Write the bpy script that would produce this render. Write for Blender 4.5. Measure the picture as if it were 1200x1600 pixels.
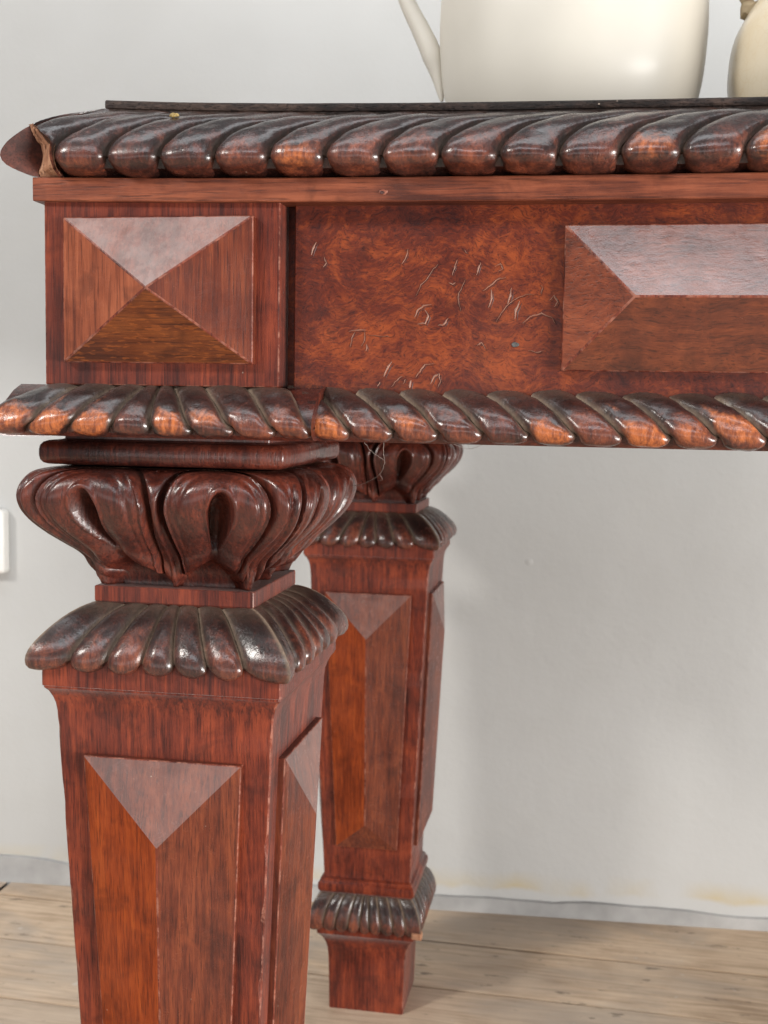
import bpy, math, random
from mathutils import Vector, Matrix, noise
random.seed(7)
PI = math.pi
sc = bpy.context.scene
for o in list(bpy.data.objects):
    bpy.data.objects.remove(o)
COL = sc.collection

# ------------------------------------------------------------------ camera
cam_d = bpy.data.cameras.new('camera')
cam = bpy.data.objects.new('camera', cam_d); COL.objects.link(cam)
CAM = Vector((0.2542, -0.7501, 0.7261)); YAW, PITCH, ROLL, FPX = -0.1757, -0.0916, 0.0164, 1893.7
F = Vector((math.sin(YAW)*math.cos(PITCH), math.cos(YAW)*math.cos(PITCH), math.sin(PITCH)))
R0 = Vector((math.cos(YAW), -math.sin(YAW), 0)); U0 = R0.cross(F)
Rv = math.cos(ROLL)*R0 + math.sin(ROLL)*U0; Uv = -math.sin(ROLL)*R0 + math.cos(ROLL)*U0
M = Matrix((Rv, Uv, -F)).transposed().to_4x4(); M.translation = CAM
cam.matrix_world = M
cam_d.sensor_fit = 'VERTICAL'; cam_d.sensor_height = 36.0; cam_d.sensor_width = 27.0
cam_d.lens = FPX/1600*36.0
cam_d.clip_start = 0.02; cam_d.clip_end = 50
cam_d.dof.use_dof = True; cam_d.dof.focus_distance = 0.70; cam_d.dof.aperture_fstop = 18
sc.camera = cam

# ------------------------------------------------------------------ light
w = bpy.data.worlds.new('World'); sc.world = w; w.use_nodes = True
bg = w.node_tree.nodes['Background']; bg.inputs[0].default_value = (0.98, 0.98, 1.0, 1); bg.inputs[1].default_value = 0.24

def area(name, loc, target, sx, sy, power, col):
    d = bpy.data.lights.new(name, 'AREA'); d.shape = 'RECTANGLE'; d.size = sx; d.size_y = sy
    d.energy = power; d.color = col
    o = bpy.data.objects.new(name, d); COL.objects.link(o); o.location = loc
    o.rotation_euler = (Vector(target) - Vector(loc)).to_track_quat('-Z', 'Y').to_euler()
    return o
area('key_lamp', (-1.55, -1.45, 2.05), (0.05, 0.5, 0.5), 0.38, 0.38, 42, (1.0, 0.96, 0.90))
area('window_light', (0.10, -2.1, 2.50), (0.25, 0.0, 0.4), 1.9, 0.55, 22, (0.88, 0.94, 1.0))
area('ceiling_light', (0.1, -0.35, 2.55), (0.1, -0.45, 0.0), 2.4, 0.55, 19, (0.94, 0.97, 1.0))
area('front_fill_light', (-0.5, -2.8, 0.40), (0.0, 0.9, 0.42), 4.2, 0.75, 17, (1.0, 0.985, 0.96))  # unseen low fill panel, added to brighten the wall below the table
area('side_window_light', (3.5, -1.5, 0.40), (0.3, 0.95, 0.35), 1.8, 0.80, 250, (1.0, 0.98, 0.945))

vs = sc.view_settings
vs.view_transform = 'Standard'; vs.look = 'None'; vs.exposure = 0.0; vs.gamma = 1.0
sc.render.engine = 'CYCLES'
sc.cycles.use_denoising = True
sc.cycles.max_bounces = 5; sc.cycles.diffuse_bounces = 3; sc.cycles.glossy_bounces = 3

# ------------------------------------------------------------------ materials
def nodes(name):
    m = bpy.data.materials.new(name); m.use_nodes = True
    nt = m.node_tree; b = nt.nodes['Principled BSDF']
    return m, nt, b
def N(nt, t, **kw):
    n = nt.nodes.new(t)
    for k, v in kw.items():
        if k.startswith('i_'):
            key = k[2:]
            n.inputs[int(key) if key.isdigit() else key.replace('_', ' ')].default_value = v
        else:
            setattr(n, k, v)
    return n
def L(nt, a, b): nt.links.new(a, b)
def ramp(nt, fac, stops):
    r = N(nt, 'ShaderNodeValToRGB'); e = r.color_ramp.elements
    while len(e) < len(stops): e.new(0.5)
    for el, (p, c) in zip(e, stops):
        el.position = p; el.color = (c[0], c[1], c[2], 1) if hasattr(c, '__len__') else (c, c, c, 1)
    if fac is not None: L(nt, fac, r.inputs[0])
    return r
def mixc(nt, f, a, b, mode='MIX'):
    m = N(nt, 'ShaderNodeMix', data_type='RGBA', blend_type=mode)
    if hasattr(f, 'links'): L(nt, f, m.inputs[0])
    else: m.inputs[0].default_value = f
    for s, v in ((6, a), (7, b)):
        if hasattr(v, 'links'): L(nt, v, m.inputs[s])
        else: m.inputs[s].default_value = (v[0], v[1], v[2], 1)
    return m.outputs[2]
def mth(nt, op, a, b=0.0, clamp=False):
    m = N(nt, 'ShaderNodeMath', operation=op, use_clamp=clamp)
    for s, v in ((0, a), (1, b)):
        if hasattr(v, 'links'): L(nt, v, m.inputs[s])
        else: m.inputs[s].default_value = v
    return m.outputs[0]
def noise_tex(nt, vec, scale, detail=4, rough=0.55, dist=0.0):
    n = N(nt, 'ShaderNodeTexNoise'); L(nt, vec, n.inputs['Vector'])
    n.inputs['Scale'].default_value = scale; n.inputs['Detail'].default_value = detail
    n.inputs['Roughness'].default_value = rough; n.inputs['Distortion'].default_value = dist
    return n.outputs[0]

def wood(name, dark, mid, light, axis='Z', rough=0.38, coat=0.25, stretch=22, fine=1000, burl=0.0, edge=0.0, shift=0.0, tilt=0.0, fleck=0.0, bump=0.25, haze=0.0, crough=0.2, sheen=0.0, tint=True):
    m, nt, b = nodes(name)
    if tint: dark, mid, light = [(q[0]*0.64, q[1]*0.49, q[2]*0.42) for q in (dark, mid, light)]
    tc = N(nt, 'ShaderNodeTexCoord')
    mp = N(nt, 'ShaderNodeMapping')
    s = {'X': (1/stretch, 1, 1), 'Y': (1, 1/stretch, 1), 'Z': (1, 1, 1/stretch)}[axis]
    mp.inputs['Scale'].default_value = s; mp.inputs['Location'].default_value = (shift, shift*0.7, shift*1.3)
    mp.inputs['Rotation'].default_value = (0, tilt, 0)
    L(nt, tc.outputs['Object'], mp.inputs['Vector'])
    raw = tc.outputs['Object']
    if burl:
        nz = N(nt, 'ShaderNodeTexNoise'); L(nt, raw, nz.inputs['Vector']); nz.inputs['Scale'].default_value = 26; nz.inputs['Detail'].default_value = 3
        va = N(nt, 'ShaderNodeVectorMath', operation='MULTIPLY_ADD'); L(nt, nz.outputs['Color'], va.inputs[0])
        va.inputs[1].default_value = (burl*0.05, burl*0.05, burl*0.05); L(nt, mp.outputs[0], va.inputs[2])
        vec = va.outputs[0]
    else:
        vec = mp.outputs[0]
    g = noise_tex(nt, vec, fine*0.36, 5, 0.70, 0.2)          # grain streaks
    p = noise_tex(nt, vec, fine, 2, 0.5)                      # pores
    big = noise_tex(nt, raw, 17, 3, 0.6, 0.8)                 # mottling
    med = noise_tex(nt, raw, 95, 4, 0.72, 0.4)
    k = mth(nt, 'ADD', mth(nt, 'MULTIPLY', g, 0.60), mth(nt, 'MULTIPLY', big, 0.40))
    band = noise_tex(nt, vec, fine*0.06, 3, 0.55)
    k = mth(nt, 'ADD', k, mth(nt, 'MULTIPLY', mth(nt, 'ADD', band, -0.5), 0.34))
    if burl: k = mth(nt, 'ADD', mth(nt, 'MULTIPLY', k, 0.62), mth(nt, 'MULTIPLY', noise_tex(nt, raw, 24, 6, 0.72, 1.6), 0.38))
    if burl > 0.5:
        sw = mth(nt, 'SINE', mth(nt, 'MULTIPLY', noise_tex(nt, raw, 15, 3, 0.5, 0.9), 150.0))
        k = mth(nt, 'ADD', k, mth(nt, 'ADD', mth(nt, 'MULTIPLY', sw, 0.013), mth(nt, 'MULTIPLY', mth(nt, 'ADD', noise_tex(nt, raw, 8, 2, 0.5), -0.5), 0.28)))
    c = ramp(nt, k, [(0.37, dark), (0.5, mid), (0.63, light)]).outputs[0]
    pm = ramp(nt, p, [(0.33, 1.0), (0.45, 0.0)]).outputs[0]
    c = mixc(nt, mth(nt, 'MULTIPLY', pm, 0.55), c, (dark[0]*0.45, dark[1]*0.45, dark[2]*0.5))
    if fleck:
        wv = N(nt, 'ShaderNodeTexNoise'); mp2 = N(nt, 'ShaderNodeMapping'); mp2.inputs['Scale'].default_value = (0.35, 1, 1.6)
        mp2.inputs['Rotation'].default_value = (0, 0.35, 0)
        L(nt, raw, mp2.inputs[0]); L(nt, mp2.outputs[0], wv.inputs['Vector']); wv.inputs['Scale'].default_value = 420; wv.inputs['Detail'].default_value = 2
        fm = ramp(nt, wv.outputs[0], [(0.56, 0.0), (0.64, 1.0)]).outputs[0]
        c = mixc(nt, mth(nt, 'MULTIPLY', fm, fleck), c, (light[0]*1.6, light[1]*1.6, light[2]*1.4))
    # dark grime blotches
    gm = ramp(nt, noise_tex(nt, raw, 38, 3, 0.7, 0.5), [(0.55, 0.0), (0.72, 1.0)]).outputs[0]
    c = mixc(nt, mth(nt, 'MULTIPLY', gm, 0.5), c, (dark[0]*0.6, dark[1]*0.62, dark[2]*0.7))
    # carved wear / dust carried per vertex
    at = N(nt, 'ShaderNodeAttribute', attribute_name='mask'); sp = N(nt, 'ShaderNodeSeparateColor'); L(nt, at.outputs['Color'], sp.inputs[0])
    wn = mth(nt, 'ADD', mth(nt, 'MULTIPLY', med, 1.1), -0.55)
    wear = mth(nt, 'MULTIPLY', mth(nt, 'ADD', sp.outputs[0], mth(nt, 'MULTIPLY', wn, 1.6)), sp.outputs[0])
    wear = ramp(nt, wear, [(0.12, 0.0), (0.62, 1.0)]).outputs[0]
    worn = ramp(nt, g, [(0.38, (0.15, 0.034, 0.012)), (0.60, (0.42, 0.115, 0.030))]).outputs[0]
    nose = ramp(nt, mth(nt, 'ADD', sp.outputs[2], mth(nt, 'MULTIPLY', wn, 1.9)), [(0.25, 0.0), (0.85, 1.0)]).outputs[0]
    nose = mth(nt, 'MULTIPLY', nose, ramp(nt, sp.outputs[2], [(0.02, 0.0), (0.1, 1.0)]).outputs[0])
    red = ramp(nt, k, [(0.38, (0.028, 0.008, 0.006)), (0.5, (0.088, 0.021, 0.012)), (0.64, (0.20, 0.050, 0.021))]).outputs[0]
    c = mixc(nt, nose, c, red)
    c = mixc(nt, wear, c, worn)
    dn = noise_tex(nt, raw, 300, 4, 0.7)
    dust = mth(nt, 'MULTIPLY', sp.outputs[1], mth(nt, 'ADD', mth(nt, 'MULTIPLY', dn, 1.5), 0.12), True)
    c = mixc(nt, dust, c, (0.36, 0.265, 0.19))
    # a light dust film in patches everywhere, painted sheen by haze, and tiny specks
    fp = ramp(nt, noise_tex(nt, raw, 9, 5, 0.62), [(0.42, 0.0), (0.75, 1.0)]).outputs[0]
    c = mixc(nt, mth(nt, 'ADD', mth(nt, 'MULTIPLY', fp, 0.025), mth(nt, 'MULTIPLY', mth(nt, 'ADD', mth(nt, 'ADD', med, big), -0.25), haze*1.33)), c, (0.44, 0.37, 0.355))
    vo = N(nt, 'ShaderNodeTexVoronoi'); L(nt, raw, vo.inputs['Vector']); vo.inputs['Scale'].default_value = 150
    sk = mth(nt, 'MULTIPLY', ramp(nt, vo.outputs['Distance'], [(0.05, 1.0), (0.09, 0.0)]).outputs[0], ramp(nt, noise_tex(nt, raw, 31, 2), [(0.66, 0.0), (0.70, 1.0)]).outputs[0])
    c = mixc(nt, mth(nt, 'MULTIPLY', sk, 0.7), c, (0.42, 0.34, 0.27))
    if edge:
        em = ramp(nt, med, [(0.46, 0.0), (0.60, 1.0)]).outputs[0]
        c = mixc(nt, mth(nt, 'MULTIPLY', em, edge), c, (0.42, 0.20, 0.14))
    L(nt, c, b.inputs['Base Color'])
    rr = mth(nt, 'ADD', mth(nt, 'MULTIPLY', big, 0.22), rough - 0.11)
    rr = mth(nt, 'ADD', rr, mth(nt, 'MULTIPLY', dust, 0.45), True)
    L(nt, rr, b.inputs['Roughness'])
    b.inputs['Coat Weight'].default_value = coat; L(nt, mth(nt, 'ADD', mth(nt, 'MULTIPLY', mth(nt, 'ADD', med, -0.5), 0.5), crough, True), b.inputs['Coat Roughness'])
    b.inputs['Specular IOR Level'].default_value = 0.2
    b.inputs['Sheen Weight'].default_value = sheen; b.inputs['Sheen Roughness'].default_value = 0.35; b.inputs['Sheen Tint'].default_value = (0.9, 0.86, 0.82, 1)
    cw = mth(nt, 'MULTIPLY', mth(nt, 'SUBTRACT', 1.0, dust, True), coat)
    L(nt, cw, b.inputs['Coat Weight'])
    hgt = mth(nt, 'ADD', mth(nt, 'MULTIPLY', g, 0.5), mth(nt, 'ADD', mth(nt, 'MULTIPLY', pm, -0.3), mth(nt, 'MULTIPLY', med, 0.8)))
    bp = N(nt, 'ShaderNodeBump'); bp.inputs['Strength'].default_value = bump; bp.inputs['Distance'].default_value = 0.0012
    L(nt, hgt, bp.inputs['Height']); L(nt, bp.outputs[0], b.inputs['Normal']); bp2 = N(nt, 'ShaderNodeBump'); bp2.inputs['Strength'].default_value = min(1, bump*0.9); bp2.inputs['Distance'].default_value = 0.0012
    L(nt, mth(nt, 'ADD', mth(nt, 'MULTIPLY', med, 0.55), mth(nt, 'ADD', mth(nt, 'MULTIPLY', big, 0.8), mth(nt, 'MULTIPLY', g, 0.30))), bp2.inputs['Height']); L(nt, bp2.outputs[0], b.inputs['Coat Normal'])
    return m

RD, RM, RL = (0.060, 0.012, 0.009), (0.185, 0.038, 0.020), (0.34, 0.078, 0.033)
W_FRAME = wood('oak_frame_vertical', RD, RM, RL, 'Z', 0.45, 0.15, bump=0.3, crough=0.3, sheen=0.22)
W_STRIP = wood('oak_strip', (0.09, 0.028, 0.018), (0.235, 0.078, 0.042), (0.37, 0.135, 0.072), 'X', 0.48, 0.12, crough=0.3, tilt=0.18, shift=3.1, bump=0.3)
W_EDGE = wood('oak_worn_edge', (0.08, 0.019, 0.013), (0.21, 0.052, 0.030), (0.34, 0.10, 0.055), 'Z', 0.5, 0.1, edge=0.40)
W_BURL = wood('burl_veneer', (0.050, 0.010, 0.009), (0.160, 0.032, 0.014), (0.37, 0.092, 0.024), 'X', 0.42, 0.2, crough=0.25, stretch=6, burl=0.9, shift=1.7, bump=0.15)
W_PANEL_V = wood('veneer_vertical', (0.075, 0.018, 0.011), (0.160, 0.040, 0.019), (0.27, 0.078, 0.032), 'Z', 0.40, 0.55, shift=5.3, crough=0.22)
W_PANEL_O = wood('veneer_orange_lit_left', (0.18, 0.032, 0.006), (0.35, 0.072, 0.012), (0.47, 0.115, 0.020), 'Z', 0.45, 0.06, shift=8.3, crough=0.24)  # left facet of the front leg panels, lit orange painted into the colour
W_PANEL_L = wood('veneer_painted_lit_left', (0.15, 0.042, 0.022), (0.36, 0.115, 0.055), (0.52, 0.19, 0.095), 'Z', 0.42, 0.3, shift=8.3, crough=0.24)  # left facet of block panels, painted paler as the side facing the light
W_PANEL_T = wood('veneer_ledge_dust_sheen', (0.10, 0.030, 0.020), (0.22, 0.066, 0.04), (0.33, 0.11, 0.06), 'Z', 0.5, 0.3, shift=5.3, crough=0.28, bump=0.2, haze=0.36)  # top facet of the block panels: dust plus sheen painted into the colour
W_PANEL_T2 = wood('veneer_slope_dust_sheen', (0.075, 0.018, 0.011), (0.160, 0.040, 0.019), (0.27, 0.078, 0.032), 'Z', 0.40, 0.55, shift=5.3, crough=0.22, bump=0.12, haze=0.13)  # leg panel top facets: dust film and sheen put into the colour
W_PANEL_F = wood('veneer_flecked', (0.065, 0.017, 0.006), (0.150, 0.044, 0.012), (0.23, 0.076, 0.018), 'X', 0.45, 0.1, shift=2.3, fleck=0.5)
W_PANEL_H = wood('veneer_horizontal', (0.065, 0.016, 0.009), (0.170, 0.046, 0.019), (0.29, 0.088, 0.032), 'X', 0.34, 0.85, crough=0.17, shift=4.3, burl=0.3, bump=0.12)
W_PANEL_HT = wood('veneer_polished_painted_sheen', (0.065, 0.016, 0.009), (0.170, 0.046, 0.022), (0.29, 0.088, 0.038), 'X', 0.34, 1.0, crough=0.15, shift=4.3, burl=0.3, bump=0.12, haze=0.14)  # top slope of the long panel: glossy coat, haze paints extra sheen
W_PANEL_L2 = wood('veneer_painted_lit_left_horizontal', (0.11, 0.028, 0.014), (0.30, 0.085, 0.038), (0.46, 0.15, 0.065), 'X', 0.42, 0.25, shift=6.1, burl=0.3, bump=0.25)  # lit left facet of the long frieze panel, brightness painted in
W_CARVE = wood('carved_dark_oak', (0.012, 0.006, 0.006), (0.030, 0.012, 0.011), (0.070, 0.024, 0.018), 'Z', 0.43, 0.9, stretch=5, bump=0.5, crough=0.23)
W_CARVE2 = wood('carved_red_oak', (0.038, 0.010, 0.008), (0.105, 0.025, 0.016), (0.20, 0.050, 0.028), 'Z', 0.42, 0.7, stretch=8, bump=0.5, crough=0.24)
W_SLAB = wood('blackened_top', (0.008, 0.007, 0.007), (0.032, 0.024, 0.022), (0.085, 0.068, 0.060), 'X', 0.6, 0.05, stretch=3, bump=1.0)
W_UNDER = wood('rough_underside', (0.03, 0.012, 0.009), (0.07, 0.026, 0.017), (0.12, 0.045, 0.028), 'X', 0.7, 0.0)
W_RAW = wood('raw_broken_wood', (0.20, 0.085, 0.045), (0.38, 0.19, 0.11), (0.52, 0.30, 0.19), 'Z', 0.8, 0.0, stretch=10, fine=700, bump=0.8, tint=False)
W_MITRE = wood('mitre_end_grain', (0.055, 0.018, 0.013), (0.11, 0.034, 0.022), (0.18, 0.058, 0.036), 'Y', 0.55, 0.05, stretch=2)

def plain(name, col, rough=0.5, bumpscale=0, bumpstr=0.2, var=0.0):
    m, nt, b = nodes(name)
    b.inputs['Base Color'].default_value = (*col, 1); b.inputs['Roughness'].default_value = rough
    tc = N(nt, 'ShaderNodeTexCoord')
    if var:
        n = noise_tex(nt, tc.outputs['Object'], 8, 5, 0.6)
        c = ramp(nt, n, [(0.3, tuple(x*(1-var) for x in col)), (0.7, tuple(min(1, x*(1+var*0.6)) for x in col))]).outputs[0]
        L(nt, c, b.inputs['Base Color'])
    if bumpscale:
        bp = N(nt, 'ShaderNodeBump'); bp.inputs['Strength'].default_value = bumpstr; bp.inputs['Distance'].default_value = 0.002
        L(nt, noise_tex(nt, tc.outputs['Object'], bumpscale, 5, 0.6), bp.inputs['Height']); L(nt, bp.outputs[0], b.inputs['Normal'])
    return m

def wall_mat():
    m, nt, b = nodes('painted_plaster')
    tc = N(nt, 'ShaderNodeTexCoord'); v = tc.outputs['Object']
    n1 = noise_tex(nt, v, 1.6, 4, 0.6); n2 = noise_tex(nt, v, 9, 6, 0.65)
    c = ramp(nt, n1, [(0.35, (0.425, 0.424, 0.415)), (0.65, (0.485, 0.486, 0.48))]).outputs[0]
    c = mixc(nt, mth(nt, 'MULTIPLY', ramp(nt, n2, [(0.5, 0.0), (0.75, 1.0)]).outputs[0], 0.25), c, (0.45, 0.44, 0.42))
    sep = N(nt, 'ShaderNodeSeparateXYZ'); L(nt, v, sep.inputs[0])
    # old yellow adhesive stain just above the floor band
    hz = mth(nt, 'ADD', sep.outputs[2], mth(nt, 'MULTIPLY', mth(nt, 'ADD', noise_tex(nt, v, 7, 4, 0.6), -0.5), 0.05))
    st = ramp(nt, mth(nt, 'MULTIPLY', hz, 10.0), [(0.30, 0.0), (0.36, 1.0), (0.44, 0.7), (0.60, 0.0)]).outputs[0]
    sm = ramp(nt, noise_tex(nt, v, 5.5, 3, 0.6), [(0.40, 0.0), (0.58, 1.0)]).outputs[0]
    c = mixc(nt, mth(nt, 'MULTIPLY', mth(nt, 'MULTIPLY', st, sm), 0.75), c, (0.48, 0.38, 0.20))
    spk = ramp(nt, noise_tex(nt, v, 60, 3, 0.6), [(0.70, 0.0), (0.76, 1.0)]).outputs[0]
    c = mixc(nt, mth(nt, 'MULTIPLY', spk, 0.25), c, (0.45, 0.43, 0.40))
    L(nt, c, b.inputs['Base Color']); b.inputs['Roughness'].default_value = 0.55
    bp = N(nt, 'ShaderNodeBump'); bp.inputs['Strength'].default_value = 0.35; bp.inputs['Distance'].default_value = 0.004
    h = mth(nt, 'ADD', noise_tex(nt, v, 14, 5, 0.6), mth(nt, 'MULTIPLY', noise_tex(nt, v, 120, 3), 0.15))
    vo = N(nt, 'ShaderNodeTexVoronoi'); L(nt, v, vo.inputs['Vector']); vo.inputs['Scale'].default_value = 9
    h = mth(nt, 'ADD', h, mth(nt, 'MULTIPLY', ramp(nt, vo.outputs['Distance'], [(0.0, 1.0), (0.055, 0.0)]).outputs[0], 0.6))
    L(nt, h, bp.inputs['Height']); L(nt, bp.outputs[0], b.inputs['Normal'])
    return m

def floor_mat():
    m, nt, b = nodes('worn_pine_boards')
    tc = N(nt, 'ShaderNodeTexCoord'); v = tc.outputs['Object']
    oi = N(nt, 'ShaderNodeObjectInfo')
    mp = N(nt, 'ShaderNodeMapping'); mp.inputs['Scale'].default_value = (0.07, 1, 1); L(nt, v, mp.inputs[0])
    cb = N(nt, 'ShaderNodeCombineXYZ'); L(nt, mth(nt, 'MULTIPLY', oi.outputs['Random'], 9.0), cb.inputs[0]); L(nt, cb.outputs[0], mp.inputs['Location'])
    g = noise_tex(nt, mp.outputs[0], 130, 6, 0.65, 0.6)
    big = noise_tex(nt, v, 5.0, 5, 0.62, 0.4)
    mp3 = N(nt, 'ShaderNodeMapping'); mp3.inputs['Scale'].default_value = (0.35, 1, 1); L(nt, v, mp3.inputs[0])
    pat = noise_tex(nt, mp3.outputs[0], 9, 5, 0.6, 0.5)
    c = ramp(nt, mth(nt, 'ADD', mth(nt, 'MULTIPLY', g, 0.5), mth(nt, 'MULTIPLY', big, 0.5)), [(0.36, (0.36, 0.245, 0.155)), (0.5, (0.62, 0.46, 0.32)), (0.64, (0.78, 0.62, 0.46))]).outputs[0]
    c = mixc(nt, mth(nt, 'MULTIPLY', ramp(nt, pat, [(0.46, 0.0), (0.66, 1.0)]).outputs[0], 0.8), c, (0.40, 0.335, 0.28))
    at = N(nt, 'ShaderNodeAttribute', attribute_name='grey', attribute_type='OBJECT')
    c = mixc(nt, mth(nt, 'MULTIPLY', at.outputs['Fac'], ramp(nt, big, [(0.3, 0.55), (0.7, 1.0)]).outputs[0]), c, (0.50, 0.425, 0.355))
    spk = ramp(nt, noise_tex(nt, mp3.outputs[0], 60, 4, 0.6), [(0.62, 0.0), (0.68, 1.0)]).outputs[0]
    c = mixc(nt, mth(nt, 'MULTIPLY', spk, 0.7), c, (0.12, 0.085, 0.06))
    pale = ramp(nt, noise_tex(nt, v, 33, 2, 0.5), [(0.70, 0.0), (0.74, 1.0)]).outputs[0]
    c = mixc(nt, mth(nt, 'MULTIPLY', pale, 0.5), c, (0.66, 0.62, 0.57))
    L(nt, c, b.inputs['Base Color']); b.inputs['Roughness'].default_value = 0.62
    bp = N(nt, 'ShaderNodeBump'); bp.inputs['Strength'].default_value = 0.5; bp.inputs['Distance'].default_value = 0.002
    L(nt, mth(nt, 'ADD', g, pat), bp.inputs['Height']); L(nt, bp.outputs[0], b.inputs['Normal'])
    return m

def glaze(name, col, crack=0.0, stain=(0.5, 0.38, 0.22), rough=0.5):
    m, nt, b = nodes(name)
    tc = N(nt, 'ShaderNodeTexCoord'); v = tc.outputs['Object']
    c = ramp(nt, noise_tex(nt, v, 9, 5, 0.6), [(0.3, tuple(x*0.93 for x in col)), (0.7, col)]).outputs[0]
    if crack:
        vo = N(nt, 'ShaderNodeTexVoronoi', feature='DISTANCE_TO_EDGE'); L(nt, v, vo.inputs['Vector']); vo.inputs['Scale'].default_value = 130
        cr = ramp(nt, vo.outputs['Distance'], [(0.0, 1.0), (0.05, 0.0)]).outputs[0]
        cm = ramp(nt, noise_tex(nt, v, 14, 3), [(0.35, 0.1), (0.65, 1.0)]).outputs[0]
        c = mixc(nt, mth(nt, 'MULTIPLY', mth(nt, 'MULTIPLY', cr, cm), crack), c, stain)
        bl = ramp(nt, noise_tex(nt, v, 17, 4, 0.6), [(0.45, 0.0), (0.75, 1.0)]).outputs[0]
        c = mixc(nt, mth(nt, 'MULTIPLY', bl, 0.5), c, (0.60, 0.47, 0.29))
    L(nt, c, b.inputs['Base Color']); b.inputs['Roughness'].default_value = rough
    b.inputs['Coat Weight'].default_value = 0.12; b.inputs['Coat Roughness'].default_value = 0.2
    return m

M_WALL = wall_mat(); M_FLOOR = floor_mat()
M_BAND = plain('grey_painted_band', (0.37, 0.365, 0.36), 0.75, 30, 0.5, 0.35)
M_GAP = plain('dark_gap_dirt', (0.035, 0.026, 0.02), 0.9)
M_WHITE = glaze('ironstone_glaze', (0.60, 0.56, 0.49))
M_CREAM = glaze('crackled_cream_glaze', (0.60, 0.525, 0.40), 0.8, rough=0.3)
M_CLAY = plain('rough_biscuit_clay', (0.52, 0.40, 0.25), 0.8, 90, 0.7, 0.35)
M_PLATE = plain('white_plastic', (0.72, 0.71, 0.68), 0.4)
M_SWITCH = plain('grey_switch', (0.22, 0.22, 0.20), 0.4)
M_YEL = plain('yellow_mark', (0.75, 0.55, 0.20), 0.5)
M_WEB = plain('dusty_cobweb', (0.25, 0.21, 0.19), 0.9)
M_CRACK = plain('crack_filler', (0.26, 0.13, 0.09), 0.6, 200, 0.3, 0.25)
M_CRACKD = plain('crack_shadow_and_knot', (0.05, 0.014, 0.010), 0.6)  # dark line painted beside each crack as its shadow; knot heart too
M_NAIL = plain('dull_grey_nail', (0.07, 0.07, 0.068), 0.6, 300, 0.5, 0.3)
M_INSECT = plain('dry_husk', (0.35, 0.24, 0.08), 0.6, 300, 0.4, 0.3)

# ------------------------------------------------------------------ mesh helpers
def mesh(name, verts, faces, mats, fm=None, mask=None, smooth=None):
    me = bpy.data.meshes.new(name); me.from_pydata([tuple(v) for v in verts], [], faces)
    for m in (mats if isinstance(mats, (list, tuple)) else [mats]): me.materials.append(m)
    if fm: me.polygons.foreach_set('material_index', fm)
    if mask:
        a = me.color_attributes.new('mask', 'FLOAT_COLOR', 'POINT')
        flat = []
        for q in mask: flat += [q[0], q[1], q[2] if len(q) > 2 else 0.0, 1.0]
        a.data.foreach_set('color', flat)
    me.update()
    if smooth is not None:
        me.polygons.foreach_set('use_smooth', [True]*len(me.polygons))
        me.set_sharp_from_angle(angle=math.radians(smooth))
    return me
def obj(name, me, parent=None, loc=(0, 0, 0), rotz=0.0):
    o = bpy.data.objects.new(name, me); COL.objects.link(o); o.parent = parent
    o.location = loc; o.rotation_euler = (0, 0, rotz)
    return o
def empty(name, loc, rotz=0):
    o = bpy.data.objects.new(name, None); COL.objects.link(o); o.location = loc; o.rotation_euler = (0, 0, rotz); o.empty_display_size = 0.05
    return o
def tag(o, label, cat, group=None, kind=None):
    o['label'] = label; o['category'] = cat
    if group: o['group'] = group
    if kind: o['kind'] = kind
    return o
def bevel(o, width=0.0007, seg=2, mat=-1, angle=25):
    b = o.modifiers.new('bevel', 'BEVEL'); b.width = width; b.segments = seg; b.limit_method = 'ANGLE'
    b.angle_limit = math.radians(angle); b.material = mat; b.harden_normals = False
    return o
class MB:
    def __init__(s): s.v = []; s.f = []; s.m = []; s.k = []
    def add(s, vs, fs, mat=0, mask=None):
        n = len(s.v); s.v += [tuple(v) for v in vs]; s.f += [tuple(i+n for i in f) for f in fs]; s.m += [mat]*len(fs)
        s.k += mask if mask else [(0, 0)]*len(vs)
    def box(s, a, b, mat=0):
        x0, y0, z0 = a; x1, y1, z1 = b
        s.add([(x0, y0, z0), (x1, y0, z0), (x1, y1, z0), (x0, y1, z0), (x0, y0, z1), (x1, y0, z1), (x1, y1, z1), (x0, y1, z1)],
              [(0, 3, 2, 1), (4, 5, 6, 7), (0, 1, 5, 4), (1, 2, 6, 5), (2, 3, 7, 6), (3, 0, 4, 7)], mat)
    def grid(s, fn, nu, nv, mat=0, maskfn=None, flip=False):
        vs = []; mk = []
        for j in range(nv+1):
            for i in range(nu+1):
                vs.append(fn(i/nu, j/nv)); mk.append(maskfn(i/nu, j/nv) if maskfn else (0, 0))
        fs = []
        for j in range(nv):
            for i in range(nu):
                a = j*(nu+1)+i; q = (a, a+1, a+nu+2, a+nu+1)
                fs.append(q[::-1] if flip else q)
        s.add(vs, fs, mat, mk)
    def mesh(s, name, mats, smooth=None): return mesh(name, s.v, s.f, mats, s.m, s.k, smooth)
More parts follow.
